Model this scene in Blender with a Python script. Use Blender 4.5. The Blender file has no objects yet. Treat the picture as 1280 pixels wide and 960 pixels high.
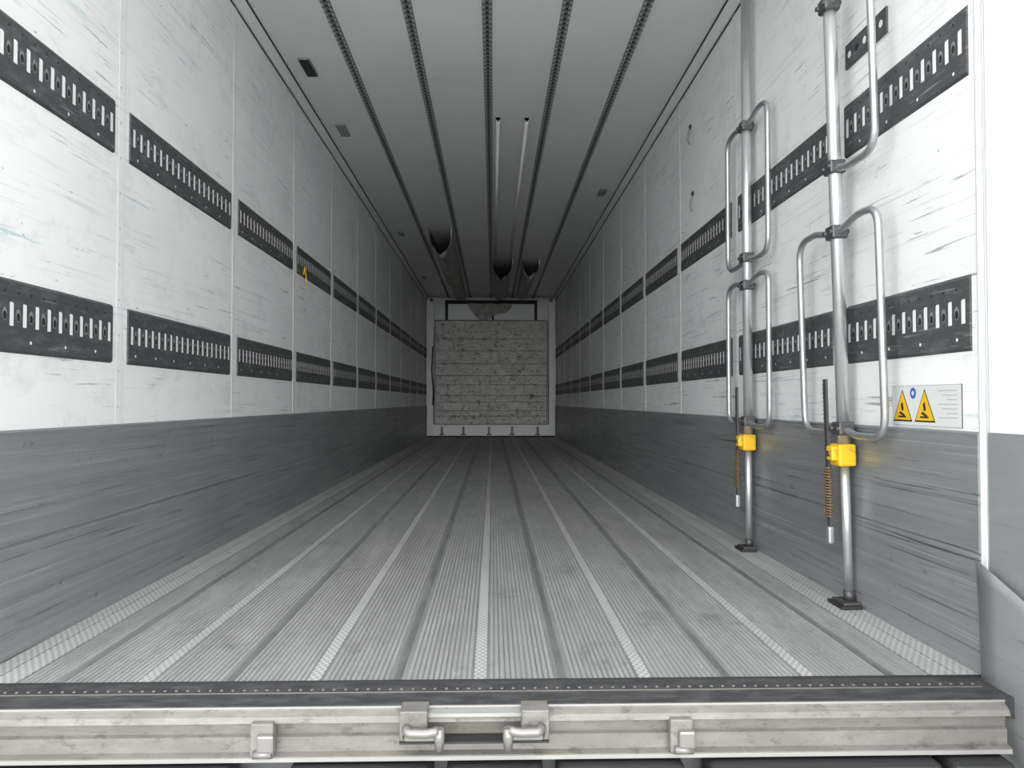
import bpy, math, random
from mathutils import Vector, Matrix
random.seed(7)
scn = bpy.context.scene
scn.view_settings.view_transform = 'Standard'
scn.view_settings.look = 'None'

XL, XR, ZC = -1.26, 1.20, 2.643
Y0, Y1 = 1.88, 14.6
YF = 1.866          # rear edge of the floor
YW = 1.862          # rear edge of the side walls
XM = (XL + XR) / 2

# ------------------------------------------------------------------ mesh builder
class MB:
    def __init__(s, name, mats):
        s.n, s.m, s.v, s.f, s.mi, s.sm = name, mats, [], [], [], []
    def add(s, vs, fs, mi=0, smooth=False):
        o = len(s.v)
        s.v += [tuple(v) for v in vs]
        for f in fs:
            s.f.append([i + o for i in f]); s.mi.append(mi); s.sm.append(smooth)
    def box(s, a, b, mi=0):
        x0, x1 = sorted((a[0], b[0])); y0, y1 = sorted((a[1], b[1])); z0, z1 = sorted((a[2], b[2]))
        vs = [(x0,y0,z0),(x1,y0,z0),(x1,y1,z0),(x0,y1,z0),(x0,y0,z1),(x1,y0,z1),(x1,y1,z1),(x0,y1,z1)]
        s.add(vs, [(0,3,2,1),(4,5,6,7),(0,1,5,4),(1,2,6,5),(2,3,7,6),(3,0,4,7)], mi)
    def bbox(s, a, b, c, mi=0):
        import bmesh
        bm = bmesh.new()
        r = bmesh.ops.create_cube(bm, size=1)
        A, B = Vector(a), Vector(b); C = (A + B) / 2; D = B - A
        for v in bm.verts:
            v.co = Vector((C[i] + v.co[i] * abs(D[i]) for i in range(3)))
        bmesh.ops.bevel(bm, geom=bm.edges[:], offset=c, segments=2, affect='EDGES', profile=0.5)
        bm.verts.index_update()
        s.add([v.co for v in bm.verts], [[v.index for v in f.verts] for f in bm.faces], mi, False)
        bm.free()
    def tube(s, path, r, mi=0, seg=14, caps=True, rs=None):
        P = [Vector(p) for p in path]; n = len(P)
        T = []
        for i in range(n):
            t = P[min(i+1, n-1)] - P[max(i-1, 0)]
            T.append(t.normalized())
        u = T[0].orthogonal().normalized()
        vs = []
        for i in range(n):
            u = (u - T[i] * u.dot(T[i])).normalized()
            w = T[i].cross(u)
            rr = rs[i] if rs else r
            for k in range(seg):
                a = 2 * math.pi * k / seg
                vs.append(P[i] + (u * math.cos(a) + w * math.sin(a)) * rr)
        fs = []
        for i in range(n - 1):
            for k in range(seg):
                k2 = (k + 1) % seg
                fs.append((i*seg+k, i*seg+k2, (i+1)*seg+k2, (i+1)*seg+k))
        s.add(vs, fs, mi, True)
        if caps:
            o = len(s.v) - len(vs)
            s.f.append([o + k for k in reversed(range(seg))]); s.mi.append(mi); s.sm.append(False)
            s.f.append([o + (n-1)*seg + k for k in range(seg)]); s.mi.append(mi); s.sm.append(False)
    def prism_x(s, prof, x0, x1, mi=0):
        n = len(prof)
        vs = [(x0, p[0], p[1]) for p in prof] + [(x1, p[0], p[1]) for p in prof]
        fs = [(i, (i+1) % n, n + (i+1) % n, n + i) for i in range(n)]
        fs += [tuple(reversed(range(n))), tuple(range(n, 2*n))]
        s.add(vs, fs, mi)
    def prism_y(s, prof, y0, y1, mi=0, close=True):
        n = len(prof)
        vs = [(p[0], y0, p[1]) for p in prof] + [(p[0], y1, p[1]) for p in prof]
        fs = [(i, (i+1) % n, n + (i+1) % n, n + i) for i in range(n if close else n-1)]
        if close: fs += [tuple(reversed(range(n))), tuple(range(n, 2*n))]
        s.add(vs, fs, mi)
    def build(s, loc=None, rot=None, recalc=True):
        me = bpy.data.meshes.new(s.n)
        me.from_pydata(s.v, [], s.f)
        for m in s.m: me.materials.append(m)
        for p, mi, sm in zip(me.polygons, s.mi, s.sm):
            p.material_index = mi; p.use_smooth = sm
        if recalc:
            import bmesh
            bm = bmesh.new(); bm.from_mesh(me)
            bmesh.ops.recalc_face_normals(bm, faces=bm.faces); bm.to_mesh(me); bm.free()
        me.update()
        o = bpy.data.objects.new(s.n, me)
        scn.collection.objects.link(o)
        if loc: o.location = loc
        if rot: o.rotation_euler = rot
        return o

def fillet(pts, r, n=6):
    P = [Vector(p) for p in pts]; out = [P[0]]
    for i in range(1, len(P)-1):
        a = (P[i-1]-P[i]); b = (P[i+1]-P[i])
        d = min(r, a.length*.49, b.length*.49)
        p0 = P[i] + a.normalized()*d; p1 = P[i] + b.normalized()*d
        for k in range(n+1):
            t = k/n
            out.append((1-t)**2*p0 + 2*t*(1-t)*P[i] + t*t*p1)
    out.append(P[-1])
    return out

# ------------------------------------------------------------------ materials
class M:
    def __init__(s, name, col=(.5,.5,.5), rough=.5, metal=0.):
        s.mat = bpy.data.materials.new(name); s.mat.use_nodes = True
        s.nt = s.mat.node_tree; s.b = s.nt.nodes['Principled BSDF']
        s.b.inputs['Base Color'].default_value = (*col, 1)
        s.b.inputs['Roughness'].default_value = rough
        s.b.inputs['Metallic'].default_value = metal
        s.col = None; s.base = col
        s.tc = s.nt.nodes.new('ShaderNodeTexCoord')
    def noise(s, scale=(1,1,1), ns=1., detail=4, rough=.6, dist=0, off=(0,0,0)):
        mp = s.nt.nodes.new('ShaderNodeMapping'); mp.inputs['Scale'].default_value = scale
        mp.inputs['Location'].default_value = off
        s.nt.links.new(s.tc.outputs['Object'], mp.inputs['Vector'])
        n = s.nt.nodes.new('ShaderNodeTexNoise'); n.inputs['Scale'].default_value = ns
        n.inputs['Detail'].default_value = detail; n.inputs['Roughness'].default_value = rough
        n.inputs['Distortion'].default_value = dist
        s.nt.links.new(mp.outputs[0], n.inputs['Vector'])
        return n.outputs['Fac']
    def ramp(s, fac, a, b, lo=0., hi=1.):
        r = s.nt.nodes.new('ShaderNodeMapRange')
        r.inputs['From Min'].default_value = a; r.inputs['From Max'].default_value = b
        r.inputs['To Min'].default_value = lo; r.inputs['To Max'].default_value = hi
        s.nt.links.new(fac, r.inputs['Value'])
        return r.outputs[0]
    def mul(s, a, b, op='MULTIPLY'):
        m = s.nt.nodes.new('ShaderNodeMath'); m.operation = op
        s.nt.links.new(a, m.inputs[0])
        if isinstance(b, (int, float)): m.inputs[1].default_value = b
        else: s.nt.links.new(b, m.inputs[1])
        return m.outputs[0]
    def mix(s, fac, col):
        m = s.nt.nodes.new('ShaderNodeMix'); m.data_type = 'RGBA'
        s.nt.links.new(fac, m.inputs[0])
        if s.col is None: m.inputs[6].default_value = (*s.base, 1)
        else: s.nt.links.new(s.col, m.inputs[6])
        m.inputs[7].default_value = (*col, 1)
        s.col = m.outputs[2]
        s.nt.links.new(s.col, s.b.inputs['Base Color'])
    def bump(s, fac, strength=.2, dist=.002):
        b = s.nt.nodes.new('ShaderNodeBump'); b.inputs['Strength'].default_value = strength
        b.inputs['Distance'].default_value = dist
        s.nt.links.new(fac, b.inputs['Height']); s.nt.links.new(b.outputs[0], s.b.inputs['Normal'])
    def roughmap(s, fac, lo, hi):
        s.nt.links.new(s.ramp(fac, .3, .7, lo, hi), s.b.inputs['Roughness'])

def wallmat(name, base, marks):
    w = M(name, base, .42)
    w.mix(w.ramp(w.noise((1,.8,2.2), 1.3, 5), .35, .75, 0, .5), (base[0]*.80, base[1]*.81, base[2]*.81))
    # greyish smudges
    w.mix(w.mul(w.ramp(w.noise((1,2.2,3.5), 2.0, 8, .72, .2, (4,9,2)), .52, .72), .45*marks), (.50,.51,.52))
    st = w.ramp(w.noise((1,.7,45), 1.6, 6, .65, .1), .56, .70)
    mk = w.ramp(w.noise((1,.7,1.6), 1.1, 3, .6, 0, (3,1,7)), .42, .60)
    w.mix(w.mul(w.mul(st, mk), .65*marks), (.36,.38,.40))
    sc = w.ramp(w.noise((1,6,14), 2.4, 9, .78, .3, (1,2,3)), .615, .66)
    mk2 = w.ramp(w.noise((1,1,1), 2.2, 3, .6, 0, (9,5,2)), .50, .60)
    w.mix(w.mul(w.mul(sc, mk2), .9*marks), (.07,.07,.08))
    bl = w.ramp(w.noise((1,1.2,50), 1.9, 6, .62, .5, (7,1,5)), .62, .65)
    mk3 = w.ramp(w.noise((1,1.3,1.7), 1.2, 3, .6, 0, (1,8,9)), .48, .58)
    w.mix(w.mul(w.mul(bl, mk3), .7*marks), (.16,.17,.18))
    bl = w.ramp(w.noise((1,1.3,34), 1.9, 5, .6, .7, (5,3,11)), .60, .65)
    mk3 = w.ramp(w.noise((1,.9,1.3), 1.0, 2, .5, 0, (2,8,4)), .5, .6)
    w.mix(w.mul(w.mul(bl, mk3), .5*marks), (.25,.46,.52))
    pt = w.ramp(w.noise((1,1,1), 30, 4, .65, .3, (4,4,4)), .70, .73)
    mk4 = w.ramp(w.noise((1,1,1), 1.6, 3, .6, 0, (6,2,9)), .46, .58)
    w.mix(w.mul(w.mul(pt, mk4), .8*marks), (.13,.13,.14))
    w.bump(w.noise((1,1,1), 60, 3), .12, .001)
    return w.mat

m_wall = wallmat('white_grp_wall', (.84,.855,.86), 1.0)
m_ceil = wallmat('white_grp_ceiling', (.82,.83,.825), .12)
m_seam = wallmat('seam_strip', (.80,.81,.82), .5)
m_seaml = M('seam_sealant_grey', (.42,.43,.44), .6).mat  # plain grey for seam sealant lines, rivets and jamb edge lines

k = M('scuffed_kick_plate', (.30,.31,.32), .42, .3)
k.mix(k.ramp(k.noise((1,.35,28), 1.5, 7, .7), .35, .68, 0, .8), (.22,.23,.24))
k.mix(k.ramp(k.noise((1,.8,2), 1.2, 4, .6, 0, (4,4,1)), .45, .7, 0, .5), (.17,.18,.19))
k.mix(k.mul(k.ramp(k.noise((1,.5,90), 1.4, 5, .65, .1, (3,3,3)), .58, .68), .5), (.48,.49,.50))
k.mix(k.mul(k.ramp(k.noise((1,.7,75), 1.7, 6, .68, .2, (8,1,3)), .60, .65), .8), (.05,.055,.06))
k.mix(k.mul(k.ramp(k.noise((1,5,8), 2.2, 9, .78, .3, (1,7,3)), .62, .67), .75), (.07,.075,.08))
k.roughmap(k.noise((1,1,20), 2, 5), .3, .55)
k.bump(k.noise((1,.6,60), 2, 4), .15, .001)
m_kick = k.mat

k = M('kick_plate_door', (.31,.32,.33), .4, .3)
k.mix(k.ramp(k.noise((1,2,8), 2, 5), .35, .7, 0, .6), (.24,.25,.26))
k.mix(k.mul(k.ramp(k.noise((1,1,40), 2, 6, .7, .2, (2,5,1)), .60, .66), .6), (.10,.10,.11)); m_kickd = k.mat

r = M('rail_dark_steel', (.075,.08,.083), .5, .3)
r.mix(r.ramp(r.noise((1,4,14), 3, 6, .7), .5, .72, 0, .75), (.18,.185,.19))
r.mix(r.mul(r.ramp(r.noise((1,2,40), 3, 6, .7,.2,(2,2,2)), .60, .68), .6), (.42,.42,.42))
m_rail = r.mat
m_slot = M('rail_slot_bright', (.80,.81,.82), .45, .1).mat
m_hole = M('rail_hole_black', (.012,.012,.014), .7).mat
m_rim = M('rail_hole_rim', (.30,.305,.31), .45, .4).mat
m_ctrack = M('ceiling_track_grey', (.22,.225,.23), .5, .4).mat
m_cdot = M('ceiling_track_tab', (.55,.56,.57), .4, .4).mat
m_black = M('black_rubber', (.02,.02,.022), .6).mat
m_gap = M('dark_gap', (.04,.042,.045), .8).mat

# floor
f = M('aluminium_floor_ridge', (.41,.41,.415), .5, .3)
f.mix(f.ramp(f.noise((14,.5,1), 2, 6, .7), .3, .7, 0, .8), (.30,.30,.305))
f.mix(f.mul(f.ramp(f.noise((3,.8,1), 2.2, 6, .7, .3,(1,1,1)), .50, .68), .55), (.52,.52,.52))
f.mix(f.mul(f.ramp(f.noise((1.5,1.2,1), 3, 8, .75, .3,(6,2,1)), .55, .72), .75), (.15,.15,.15))
f.mix(f.mul(f.ramp(f.noise((7,2,1), 4, 8, .8, .3,(2,2,1)), .62, .66), .6), (.68,.68,.68))
f.roughmap(f.noise((6,1,1), 2, 5), .42, .65)
m_floor = f.mat
f = M('aluminium_floor_groove', (.20,.20,.203), .6, .3)
f.mix(f.ramp(f.noise((10,.9,1), 2, 6, .7), .35, .65), (.30,.30,.30)); m_groove = f.mat
f = M('floor_dark_joint', (.15,.155,.16), .5, .3)
f.mix(f.ramp(f.noise((4,1.2,1), 2, 6, .7), .4, .7), (.27,.275,.28)); m_joint = f.mat
f = M('floor_bright_stipple', (.60,.60,.60), .5, .25)
ch = f.nt.nodes.new('ShaderNodeTexChecker'); ch.inputs['Scale'].default_value = 1
mp = f.nt.nodes.new('ShaderNodeMapping'); mp.inputs['Scale'].default_value = (110, 70, 1)
mp.inputs['Location'].default_value = (.3,.2,.5)
f.nt.links.new(f.tc.outputs['Object'], mp.inputs[0]); f.nt.links.new(mp.outputs[0], ch.inputs['Vector'])
f.mix(f.mul(ch.outputs['Fac'], .6), (.24,.24,.245))
f.mix(f.ramp(f.noise((4,1,1), 2, 6, .7), .45, .75, 0, .6), (.32,.32,.32))
m_stip = f.mat

s_ = M('sill_dusty_aluminium', (.185,.176,.158), .58, .25)
s_.mix(s_.ramp(s_.noise((3,6,9), 2.5, 7, .72), .42, .68, 0, .8), (.265,.256,.236))
s_.mix(s_.mul(s_.ramp(s_.noise((6,8,12), 3, 8, .78, 0,(2,5,1)), .53, .66), .75), (.075,.067,.055))
m_sill = s_.mat
s_ = M('threshold_dark', (.045,.045,.05), .6, .2)
s_.mix(s_.ramp(s_.noise((4,10,1), 3, 7, .75), .45, .7, 0, .8), (.13,.13,.13)); m_thr = s_.mat
m_edge = M('bright_edge', (.36,.36,.35), .4, .3).mat
m_jamb = M('jamb_white_strip', (.82,.83,.84), .4).mat
g = M('galvanised_steel', (.46,.47,.48), .36, .75)
g.mix(g.ramp(g.noise((1,1,1), 25, 5, .7), .4, .7, 0, .6), (.32,.33,.34)); m_galv = g.mat
m_lock = M('lock_steel', (.26,.25,.235), .4, .6).mat
m_alu = M('brushed_tube', (.66,.67,.68), .3, .75).mat
m_dsteel = M('dark_steel', (.10,.10,.105), .45, .6).mat
y_ = M('yellow_trigger', (.80,.48,.015), .4)
y_.mix(y_.ramp(y_.noise((1,1,1), 30, 5), .55, .68), (.40,.24,.04)); m_yel = y_.mat
y_ = M('rusty_spring', (.20,.12,.06), .7, .3); m_rust = y_.mat
m_stw = M('sticker_white', (.66,.67,.66), .4).mat
m_sty = M('sticker_yellow', (.78,.47,.01), .4).mat
m_stb = M('sticker_blue', (.02,.12,.45), .4).mat
m_stk = M('sticker_black', (.02,.02,.02), .5).mat
m_stt = M('sticker_text_grey', (.38,.39,.40), .5).mat
dfab = M('duct_fabric', (.46,.455,.43), .75)
dfab.mix(dfab.ramp(dfab.noise((6,1,6), 2, 5), .4, .7), (.30,.29,.27)); m_duct = dfab.mat
m_hold = M('duct_holder_offwhite', (.70,.70,.68), .6).mat
m_white = M('white_paint', (.82,.83,.84), .4).mat
m_lampw = M('lamp_lens_grey', (.22,.23,.24), .3).mat
pl = M('worn_white_panel', (.64,.63,.595), .5)
pl.mix(pl.ramp(pl.noise((2.5,1,5), 2.2, 8, .75), .42, .66, 0, .8), (.40,.39,.36))
pl.mix(pl.mul(pl.ramp(pl.noise((4,1,4.5), 2.3, 9, .85, .3,(3,1,5)), .545, .58), .9), (.05,.05,.048))
pl.mix(pl.mul(pl.ramp(pl.noise((5,1,7), 3.1, 9, .85, .2,(8,1,2)), .56, .59), .8), (.09,.085,.08))
pl.mix(pl.mul(pl.ramp(pl.noise((1,1,50), 2, 5, .7, 0,(3,7,5)), .55, .62), .5), (.24,.23,.20))
m_panel = pl.mat
ex = M('ground_concrete', (.45,.45,.44), .9)
ex.mix(ex.ramp(ex.noise((1,1,1), 9, 8, .8), .35, .7), (.36,.36,.355)); m_ground = ex.mat

# ------------------------------------------------------------------ room shell
o = MB('wall_left', [m_wall]); o.box((XL-.08, YW, -.05), (XL, Y1+.1, ZC+.08)); o.build()
o = MB('wall_right', [m_wall]); o.box((XR, YW, -.05), (XR+.08, Y1+.1, ZC+.08)); o.build()
o = MB('ceiling', [m_ceil]); o.box((XL, YW, ZC), (XR, Y1+.1, ZC+.08)); o.build()
o = MB('wall_back', [m_wall, m_gap])
o.box((XL, Y1, -.05), (XR, Y1+.1, ZC)); o.build()

# floor: longitudinal ridges
o = MB('floor', [m_groove, m_floor, m_joint, m_stip])
o.box((XL, YF, -.10), (XR, Y1, -.003), 0)
pitch = .0133
edges = []
for kx in range(-3, 4):
    c = XM + .4*kx
    for (a, b, mi) in ((c-.015, c+.015, 3), (c+.2-.009, c+.2+.009, 2)):
        a = max(a, XL+.15); b = min(b, XR-.15)
        if b > a: edges.append((a, b, mi))
edges.append((XL, XL+.06, 3)); edges.append((XR-.06, XR, 3))
edges.append((XL+.065, XL+.125, 3)); edges.append((XR-.125, XR-.065, 3))
for a, b, mi in edges:
    o.box((a, YF, -.004), (b, Y1, 0 if mi == 3 else -.0015), mi)
x = XL + .135
while x < XR - .14:
    w = .0098
    if not any(a - .001 < x + w and b + .001 > x for a, b, _ in edges):
        o.add([(x, YF, -.003), (x+.0015, YF, 0), (x+w-.0015, YF, 0), (x+w, YF, -.003),
               (x, Y1, -.003), (x+.0015, Y1, 0), (x+w-.0015, Y1, 0), (x+w, Y1, -.003)],
              [(0,1,5,4),(1,2,6,5),(2,3,7,6),(0,3,2,1)], 1)
    x += pitch
o.build(recalc=False)

# kick plates (baseboards)
for side, X, s in (('left', XL, 1), ('right', XR, -1)):
    o = MB('baseboard_'+side, [m_kick, m_gap, m_edge])
    prof = [(X, 0), (X+s*.010, 0), (X+s*.010, .285), (X+s*.005, .288),
            (X+s*.005, .294), (X+s*.010, .297), (X+s*.010, .588), (X+s*.006, .593), (X, .593)]
    o.prism_y(prof, YW, Y1, 0)
    for z in (.06, .15, .42): o.box((X+s*.010, YW, z), (X+s*.0112, Y1, z+.004), 0)
    o.build()

# seams
seams = [2.62 + 1.135*i for i in range(11)]
for side, X, s in (('left', XL, 1), ('right', XR, -1)):
    o = MB('trim_panel_seams_'+side, [m_seam, m_seaml, m_rim])
    for y in seams:
        if y > Y1 - .1: break
        o.box((X, y-.022, .593), (X+s*.0022, y+.022, ZC-.03), 0)
        o.box((X, y+.022, .593), (X+s*.0012, y+.025, ZC-.03), 1)
        o.box((X, y-.025, .593), (X+s*.0012, y-.022, ZC-.03), 1)
        z = .65
        while z < ZC-.1:
            o.tube([(X+s*.002, y-.008, z), (X+s*.0032, y-.008, z)], .004, 1, 8); z += .12
    o.build()

# lashing rails
def disc(mb, x, y, z, r, s, mi, seg=10, sy=1, sz=1):
    vs = [(x, y + r*sy*math.cos(2*math.pi*i/seg), z + r*sz*math.sin(2*math.pi*i/seg)) for i in range(seg)]
    mb.add(vs, [tuple(range(seg))], mi)
def rail_row(z0, z1, X, s, name):
    o = MB(name, [m_rail, m_slot, m_hole, m_rim])
    ends = [YW+.03] + [v for y in seams if y < Y1-.1 for v in (y-.055, y+.055)] + [Y1-.02]
    for i in range(0, len(ends)-1, 2):
        a, b = ends[i], ends[i+1]
        if b - a < .15: continue
        t = .006
        o.prism_y([(X, z0), (X+s*t, z0+.008), (X+s*t, z1-.008), (X, z1)], a, b, 0)
        zc = (z0+z1)/2 + .005; L = b-a; n = int((L-.03)/.052)
        pp = (L-.05)/(n-1)
        st = a + .025
        for j in range(n):
            y = st + j*pp
            h = .031; q = .0082; xx = X+s*(t+.0007)
            o.add([(xx, y-q, zc-h), (xx, y+q, zc-h), (xx, y+q, zc+h-.004), (xx, y+q-.003, zc+h), (xx, y-q, zc+h)], [(0,1,2,3,4)], 1)
            if j < n-1:
                ym = y + pp/2
                disc(o, X+s*(t+.0005), ym, zc-.002, .0135, s, 3, 12, .75, 1.35)
                disc(o, X+s*(t+.0009), ym, zc-.006, .0095, s, 2, 12, .8, 1.2)
                if a < 5:
                    disc(o, X+s*(t+.0006), ym, zc+.058, .004, s, 2, 8)
                    if j % 3 == 0: disc(o, X+s*(t+.0006), ym, zc-.070, .005, s, 1, 8)
    return o.build(recalc=False)
rail_row(.795, .988, XL, 1, 'lashing_rail')
rail_row(1.492, 1.672, XL, 1, 'lashing_rail')
rail_row(.795, .988, XR, -1, 'lashing_rail')
rail_row(1.492, 1.672, XR, -1, 'lashing_rail')
o = MB('rail_offcut_plate', [m_rail, m_hole, m_slot])
o.box((XR-.007, 2.28, 1.79), (XR, 2.55, 1.87), 0)
for j in range(5): disc(o, XR-.0078, 2.31+j*.052, 1.83, .012, -1, 1 if j % 2 else 2)
o.build(recalc=False)

# ceiling tracks
for kx in range(-2, 3):
    c = XM + .4*kx
    o = MB('ceiling_track', [m_ctrack, m_cdot, m_hole])
    o.prism_y([(c-.026, ZC), (c-.023, ZC-.006), (c-.010, ZC-.006), (c-.009, ZC-.003), (c+.009, ZC-.003), (c+.010, ZC-.006), (c+.023, ZC-.006), (c+.026, ZC)], Y0+.05, Y1-.02, 0)
    y = Y0+.1
    while y < Y1-.1:
        for sx in (-1, 1):
            o.box((c+sx*.0165-.005, y, ZC-.0068), (c+sx*.0165+.005, y+.024, ZC-.006), 1)
        o.box((c-.006, y+.02, ZC-.0036), (c+.006, y+.04, ZC-.003), 2)
        y += .05
    o.build()
# ceiling edge coves
for side, X, s in (('left', XL, 1), ('right', XR, -1)):
    o = MB('trim_ceiling_'+side, [m_seam, m_gap])
    o.prism_y([(X, ZC-.045), (X+s*.012, ZC-.045), (X+s*.045, ZC-.012), (X+s*.045, ZC), (X, ZC)], Y0+.02, Y1, 0)
    o.box((X+s*.045, Y0+.02, ZC-.006), (X+s*.052, Y1, ZC), 1)
    o.box((X, Y0+.02, ZC-.053), (X+s*.004, Y1, ZC-.045), 1)
    o.build()

# ceiling lamps
for (x, y, mt) in ((-1.09, 4.52, m_black), (-1.09, 5.57, m_lampw), (-1.08, 9.0, m_lampw), (1.03, 7.16, m_lampw), (-1.09, 12.2, m_lampw)):
    o = MB('ceiling_lamp', [m_rim, mt])
    o.bbox((x-.035, y-.12, ZC-.010), (x+.035, y+.12, ZC), .004, 0)
    o.bbox((x-.028, y-.11, ZC-.015), (x+.028, y+.11, ZC-.006), .003, 1)
    o.build()

# air ducts
def duct(name, xc, y0, w, drop, y1=Y1-.45):
    o = MB(name, [m_duct, m_gap, m_rim])
    NS, NY = 14, 20
    vs = []
    for lay, ins in ((0, 0), (1, .012)):
        for j in range(NY+1):
            t = j/NY; y = y0 + (y1-y0)*t
            d = drop*(1 + .15*math.sin(9*t+xc*5) - .55*t) - ins
            for i in range(NS+1):
                a = math.pi*i/NS
                yy = y + (.45*math.sin(a)*math.sin(a*.7+1) if j == 0 else 0)
                vs.append((xc - (w/2-ins)*(1-.25*t)*math.cos(a), yy, ZC-.006 - d*math.sin(a)**.7*(1+.10*math.sin(5*a+j)) ))
    W = NS+1; L = (NY+1)*W; fs = []
    for lay in (0, 1):
        for j in range(NY):
            for i in range(NS):
                q = lay*L + j*W + i
                fs.append((q, q+1, q+W+1, q+W))
    o.add(vs[:L], [f_ for f_ in fs if f_[0] < L], 0, True)
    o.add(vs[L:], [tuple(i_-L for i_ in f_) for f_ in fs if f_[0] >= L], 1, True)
    o.add([vs[i] for i in range(W)] + [vs[L+i] for i in range(W)], [(i, i+1, W+i+1, W+i) for i in range(NS)], 2)
    return o.build(recalc=False)
duct('air_duct', -.60, 8.7, .27, .26)
duct('air_duct', .135, 10.5, .29, .22)
duct('air_duct', .53, 10.6, .24, .20)
o = MB('air_duct_holder', [m_hold, m_rim])
for x in (.035, .235):
    o.box((x-.014, 5.3, ZC-.030), (x+.014, 10.4, ZC), 0)
    o.tube([(x, 5.3, ZC-.032), (x, 10.4, ZC-.032)], .012, 0, 10)
    for y in (5.3, 7.2, 8.8, 10.3): o.box((x-.018, y, ZC-.02), (x+.018, y+.04, ZC), 1)
o.build()

# ------------------------------------------------------------------ bulkhead unit
yb = Y1 - .002
o = MB('bulkhead_frame', [m_white, m_gap, m_seam, m_dsteel])
o.box((XL+.04, yb-.22, .03), (XL+.15, yb, 2.60), 2)
o.box((XR-.15, yb-.22, .03), (XR-.04, yb, 2.60), 2)
o.box((XL+.15, yb-.20, .03), (XR-.15, yb, .24), 0)
o.box((XL+.04, yb-.23, 0.001), (XR-.04, yb, .03), 1)
for x in (-.95, -.55, -.07, .36, .84):
    o.bbox((x-.02, yb-.235, .06), (x+.02, yb-.20, .20), .006, 3)
    o.box((x-.045, yb-.212, .04), (x+.045, yb-.2, .07), 3)
for sx in (XL+.11, XR-.11):
    o.tube([(sx, yb-.26, 2.57), (sx, yb-.2, 2.57)], .035, 3, 12)
o.box((-.84, yb-.18, 2.12), (-.02, yb, 2.50), 0)
o.box((.02, yb-.18, 2.12), (.78, yb, 2.50), 2)
o.box((-.02, yb-.15, 2.12), (.02, yb, 2.50), 1)
o.box((XL+.15, yb-.10, 2.05), (-.90, yb, 2.60), 2)
o.box((.84, yb-.10, 2.05), (XR-.15, yb, 2.60), 2)
o.box((-.90, yb-.105, 2.05), (-.84, yb, 2.55), 1)
o.box((.78, yb-.105, 2.05), (.84, yb, 2.55), 1)
o.box((-.90, yb-.12, 2.50), (.84, yb, 2.58), 1)  # dark strip over the unit: shadow between the ducts put in as colour
o.build()
# loose torn fabric of the air duct in front of the unit
o = MB('air_duct_skirt', [m_duct])
vs = []; N = 24
for j in range(7):
    for i in range(N+1):
        t = i/N
        sag = .06 + .24*math.sin(math.pi*t)**.8*(1+.35*math.sin(7*t))
        z = 2.50 - (j/6)*sag
        vs.append((-.45+.80*t, yb-.24-.03*math.sin(t*17+j*.5)-.02*j/6, z))
o.add(vs, [(j*(N+1)+i, j*(N+1)+i+1, (j+1)*(N+1)+i+1, (j+1)*(N+1)+i) for j in range(6) for i in range(N)], 0, True)
o.build()
# partition board made of stacked ribbed planks
o = MB('partition_board', [m_panel, m_gap, m_dsteel])
o.box((-1.06, yb-.30, .25), (1.0, yb-.24, 2.17), 1)
z = .25; hs = [.15,.10,.16,.12,.20,.17,.22,.24,.22,.34]
tot = sum(hs)
for h in hs:
    h = h*1.92/tot
    for (a, b) in ((-1.07, -.045), (-.043, 1.01)):
        o.bbox((a, yb-.33-random.random()*.006, z+.003), (b, yb-.27, z+h-.003), .003, 0)
    z += h
o.box((-1.075, yb-.335, .245), (-1.06, yb-.25, 2.18), 2)
o.box((1.0, yb-.335, .245), (1.015, yb-.25, 2.18), 2)
o.box((-1.075, yb-.335, 2.17), (1.015, yb-.25, 2.185), 2)
o.build()
o = MB('lashing_cable', [m_black])
o.tube(fillet([(-1.12, yb-.25, 1.7), (-1.14, yb-.27, 1.2), (-1.10, yb-.30, .9), (-1.12, yb-.26, .6)], .2), .012, 0, 8)
o.build()

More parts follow.
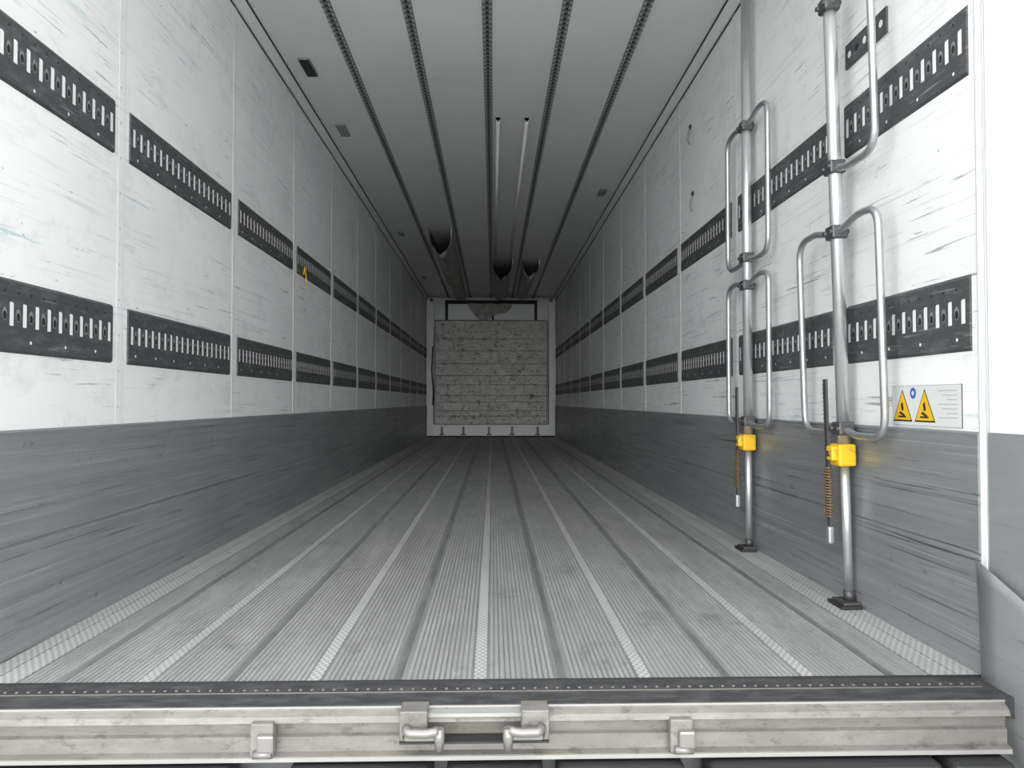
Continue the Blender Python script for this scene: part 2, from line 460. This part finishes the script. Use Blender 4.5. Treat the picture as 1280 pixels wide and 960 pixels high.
# ------------------------------------------------------------------ load bars
def hoop(o, y, z0, z1, mi=1):
    P = [(0, 0, z1-.02), (0, y*.25, z1-.01), (0, y*.55, z1+.01), (0, y, z1), (0, y, z0), (0, y*.3, z0), (0, 0, z0+.02)]
    o.tube(fillet(P, .075, 6), .0115, mi, 12)
def clamp(o, z):
    o.bbox((-.028, -.030, z-.022), (.026, .030, z+.022), .006, 2)
    for sy in (-1, 1):
        o.tube([(-.036, sy*.022, z), (.028, sy*.022, z)], .008, 2, 8)
def bar(loc, lean, H, hoops, zyel, yn, yf):
    o = MB('load_securing_bar', [m_alu, m_galv, m_dsteel, m_yel, m_rust, m_black])
    o.bbox((-.050, -.055, .0), (.018, .055, .012), .003, 5)
    o.bbox((-.038, -.045, .010), (.016, .045, .020), .003, 2)
    o.tube([(0,0,.018), (0,0,.05)], .018, 2, 14)
    o.tube([(0,0,.04), (0,0,zyel)], .0145, 0, 16)
    o.tube([(0,0,zyel-.02), (0,0,H-.05)], .0205, 0, 20)
    o.tube([(0,0,H-.06), (0,0,H-.015)], .016, 2, 14)
    o.bbox((-.035, -.045, H-.018), (.022, .045, H), .004, 5)
    o.bbox((-.034, -.036, zyel-.036), (.024, .036, zyel+.036), .007, 3)
    o.bbox((-.052, -.022, zyel-.018), (-.030, .022, zyel+.030), .006, 3)
    o.tube([(-.057, 0, zyel+.005), (-.03, 0, zyel+.005)], .009, 2, 10)
    rx, ry = -.036, .045
    zt, zb = zyel+.25, zyel-.27
    o.box((rx-.004, ry-.010, zb+.02), (rx+.004, ry+.010, zt), 2)
    z = zyel+.03
    while z < zt-.01:
        o.prism_x([(ry+.010, z), (ry+.019, z+.004), (ry+.010, z+.010)], rx-.004, rx+.004, 1); z += .014
    o.box((rx, ry-.012, zyel+.01), (.0, ry+.012, zyel+.03), 2)
    pts = []
    turns = 18
    for i in range(turns*8+1):
        a = 2*math.pi*i/8
        pts.append((rx+.012*math.cos(a), ry+.012*math.sin(a), zyel-.04 - .17*i/(turns*8)))
    o.tube(pts, .003, 4, 6)
    o.bbox((rx-.012, ry-.014, zb-.03), (rx+.012, ry+.014, zb+.03), .008, 1)
    for (z0, z1, near, far) in hoops:
        if near: hoop(o, -yn, z0, z1)
        if far: hoop(o, yf, z0, z1)
        clamp(o, z0+.02); clamp(o, z1-.02)
    return o.build(loc=loc, rot=lean)
bar((1.168, 2.505, 0), (0.006, -0.027, 0), 2.63, [(.560, 1.245, True, True), (1.42, 2.00, True, False)], .494, .27, .31)
bar((1.154, 3.45, 0), (0, 0, 0), 2.63, [(.560, 1.215, True, True), (1.30, 1.94, True, True)], .484, .27, .28)

# ------------------------------------------------------------------ sticker on right wall (flat)
o = MB('warning_sticker', [m_stw, m_sty, m_stb, m_stk, m_stt])
sx = XR
ya, yb2 = 2.275, 1.935
o.box((sx-.002, yb2, .600), (sx, ya, .714), 0)
def tri(cy, cz, r, mi, dx):
    o.add([(sx-dx, cy-r, cz-r*.8), (sx-dx, cy+r, cz-r*.8), (sx-dx, cy, cz+r)], [(0,1,2)], mi)
for cy in (2.220, 2.105):
    tri(cy, .652, .052, 3, .0022); tri(cy, .652, .046, 1, .0026)
    o.add([(sx-.003, cy-.020, .622), (sx-.003, cy+.022, .622), (sx-.003, cy+.022, .627), (sx-.003, cy-.020, .627)], [(0,1,2,3)], 3)
    o.add([(sx-.003, cy+.018, .634), (sx-.003, cy+.010, .640), (sx-.003, cy-.014, .630), (sx-.003, cy-.010, .625)], [(0,1,2,3)], 3)
    o.add([(sx-.003, cy+.008, .660), (sx-.003, cy-.002, .668), (sx-.003, cy-.008, .645), (sx-.003, cy+.002, .640)], [(0,1,2,3)], 3)
disc(o, sx-.0024, 2.163, .692, .016, -1, 2, 16)
disc(o, sx-.0028, 2.163, .692, .007, -1, 0, 10)
for j in range(7):
    o.box((sx-.0024, 1.955, .696-j*.012), (sx, 2.040-.02*(j % 3), .6980-j*.012), 4)
for z in (.600, .7125): o.box((sx-.0026, yb2, z), (sx, ya, z+.0012), 4)
for y in (yb2, ya-.002): o.box((sx-.0026, y, .600), (sx, y+.002, .714), 4)
o.build(recalc=False)

# frayed yellow strap end on left wall
o = MB('hanging_strap_tag', [m_yel, m_dsteel])
xs = XL+.016
o.tube(fillet([(xs, 5.10, 1.56), (xs+.004, 5.12, 1.50), (xs, 5.15, 1.45), (xs+.008, 5.12, 1.42)], .03), .004, 0, 8)
o.tube(fillet([(xs, 5.10, 1.56), (xs+.006, 5.06, 1.53), (xs, 5.07, 1.50)], .03), .004, 0, 8)
o.bbox((XL+.0085, 5.09, 1.555), (XL+.022, 5.12, 1.575), .003, 1)
o.build()
o = MB('wall_clip', [m_rim, m_gap])
for (y, z) in ((4.6, 2.28), (4.55, 1.86)):
    o.tube(fillet([(XR-.008, y, z+.05), (XR-.014, y, z+.02), (XR-.014, y+.03, z-.02), (XR-.008, y, z-.05)], .02), .005, 0, 8)
    o.bbox((XR-.01, y-.02, z+.04), (XR-.001, y+.02, z+.065), .003, 1)
o.build()

# ------------------------------------------------------------------ rear frame, sill, doors
o = MB('trim_rear_frame', [m_white, m_jamb, m_black, m_seaml])
for X, s in ((XR, 1), (XL, -1)):
    o.box((X-s*.004, 1.842, .0), (X+s*.010, YW-.002, ZC+.01), 1)
    o.box((X-s*.005, YW-.002, .0), (X+s*.010, YW+.001, ZC+.01), 3)
    o.box((X-s*.0015, 1.838, .0), (X+s*.010, 1.842, ZC+.01), 3)
    o.box((X+s*.010, 1.838, -.12), (X+s*.085, YW, ZC+.1), 0)
o.box((XL-.085, 1.838, ZC), (XR+.085, YW, ZC+.12), 0)
o.build()

o = MB('rear_sill', [m_sill, m_thr, m_edge, m_black, m_lock])
xa, xb = XL-.09, 1.15
o.box((xa, 1.73, -.05), (XR, YF, -.003), 1)
o.box((xa, 1.860, -.02), (XR, 1.8655, .0012), 3)
o.box((xa, 1.795, -.004), (xb, 1.798, -.001), 4)
x = xa+.02
while x < xb:
    o.tube([(x, 1.815, -.004), (x, 1.815, -.001)], .004, 4, 8)
    x += .026
o.box((xa, 1.722, -.05), (xb, 1.7335, -.0015), 1)
o.prism_x([(1.728, -.003), (1.715, -.004), (1.714, -.010), (1.700, -.018), (1.695, -.030), (1.712, -.034),
           (1.716, -.060), (1.708, -.064), (1.708, -.096), (1.692, -.100), (1.692, -.110), (1.76, -.115), (1.76, -.004)], xa, xb, 0)
o.box((xa, 1.7135, -.006), (xb, 1.7155, -.002), 2)
o.box((xa, 1.690, -.111), (xb, 1.6935, -.102), 2)
o.bbox((-.200, 1.672, -.062), (-.140, 1.730, .002), .003, 0)
o.bbox((.062, 1.672, -.062), (.122, 1.730, .002), .003, 0)
o.box((-.140, 1.690, -.018), (.062, 1.73, -.010), 2)
o.box((-.200, 1.668, -.066), (.122, 1.71, -.0615), 3)
for (c, d) in ((-.150, 1), (.070, -1)):
    o.tube(fillet([(c-.035*d, 1.665, -.030), (c-.03*d, 1.650, -.035), (c+.015*d, 1.648, -.035), (c+.035*d, 1.65, -.03)], .012), .010, 4, 12)
    o.bbox((c-.038*d, 1.655, -.056), (c+.03*d, 1.674, -.040), .004, 4)
    o.tube([(c+.037*d, 1.652, -.026), (c+.037*d, 1.652, -.045), (c+.037*d, 1.652, -.072)], .011, 4, 12, rs=[.010, .012, .009])
    o.tube([(c-.03*d, 1.66, -.045), (c-.03*d, 1.668, -.045)], .012, 3, 10)
for c in (-.493, .415):
    o.bbox((c-.028, 1.680, -.098), (c+.022, 1.712, -.024), .004, 0)
    o.bbox((c-.012, 1.668, -.085), (c+.026, 1.684, -.045), .006, 4)
    o.tube([(c-.02, 1.676, -.088), (c+.02, 1.676, -.088)], .009, 4, 10)
o.build()
o = MB('rear_dock_buffers', [m_black, m_dsteel])
for (a, b) in ((-1.24,-1.10), (-1.08,-.56), (-.44,-.13), (-.10,.11), (.14,.42), (.47,.98), (1.0,1.14)):
    o.bbox((a, 1.655, -.30), (b, 1.75, -.118), .015, 0)
    o.tube([(a+.03, 1.650, -.16), (a+.03, 1.660, -.16)], .012, 1, 8)
o.box((XL, 1.75, -.40), (1.15, 1.83, -.118), 1)
o.build()

# open door, right side, folded outwards
dr = bpy.data.objects.new('door_1', None); scn.collection.objects.link(dr)
p = MB('leaf', [m_white, m_kickd, m_black, m_edge])
p.box((0, -1.25, -.06), (.07, 0, ZC+.03), 0)
p.box((-.006, -1.24, .05), (0, -.004, .593), 1)
lf = p.build(); lf.parent = dr
p = MB('bent_kick_plate', [m_kickd, m_edge])
vs = []
NJ, NI = 12, 12
for j in range(NJ+1):
    t = j/NJ
    for i in range(NI+1):
        u = i/NI
        yy = .012 - u*.8
        z = .285 - .34*u - t*.42
        x_ = -.010 - .022*math.sin(math.pi*t*.8)*(.4+.6*u) - .020*(1-u)**3*(1-t)**3
        vs.append((x_, yy, z))
o_ = [(j*(NI+1)+i, j*(NI+1)+i+1, (j+1)*(NI+1)+i+1, (j+1)*(NI+1)+i) for j in range(NJ) for i in range(NI)]
p.add(vs, o_, 0, True)
bk = p.build(recalc=False); bk.parent = dr
sm = bk.modifiers.new('thick', 'SOLIDIFY'); sm.thickness = .003
p = MB('hinges', [m_galv])
for z in (.2, .95, 1.7, 2.4):
    p.tube([(.085, -.02, z-.05), (.085, -.02, z+.05)], .012, 0, 12)
    p.box((.07, -.12, z-.03), (.082, -.01, z+.03), 0)
hg = p.build(); hg.parent = dr
dr.location = (XR+.004, 1.836, 0); dr.rotation_euler = (0, 0, math.radians(1.5))

dl = bpy.data.objects.new('door_2', None); scn.collection.objects.link(dl)
p = MB('leaf', [m_white, m_kickd, m_black])
p.box((-.08, -1.25, -.06), (0, 0, ZC+.03), 0)
p.box((0, -1.24, .02), (.012, -.02, .593), 1)
q = p.build(); q.parent = dl
dl.location = (XL-.012, 1.83, 0); dl.rotation_euler = (0, 0, math.radians(-38))

# ground
o = MB('ground', [m_ground])
o.box((-60, -60, -1.4), (60, 60, -1.25)); o.build()

# ------------------------------------------------------------------ light
w = bpy.data.worlds.new('overcast'); scn.world = w; w.use_nodes = True
bg = w.node_tree.nodes['Background']
bg.inputs[0].default_value = (.965, .985, .975, 1); bg.inputs[1].default_value = 3.6
sd = bpy.data.lights.new('interior_fill', 'SUN'); sd.energy = 3.1; sd.angle = math.radians(46); sd.color = (1, 1, .98)
so = bpy.data.objects.new('interior_fill', sd); scn.collection.objects.link(so)
so.rotation_euler = (math.radians(90-2), 0, 0)   # added low fill from behind the camera, brightens the trailer's far end

# ------------------------------------------------------------------ camera
cd = bpy.data.cameras.new('camera'); cam = bpy.data.objects.new('camera', cd)
scn.collection.objects.link(cam); scn.camera = cam
cd.sensor_width = 36; cd.lens = 961*36/1280; cd.clip_start = .02
cam.location = (0, 0, .668)
cam.rotation_euler = (math.radians(91.31), 0, math.radians(-1.43))
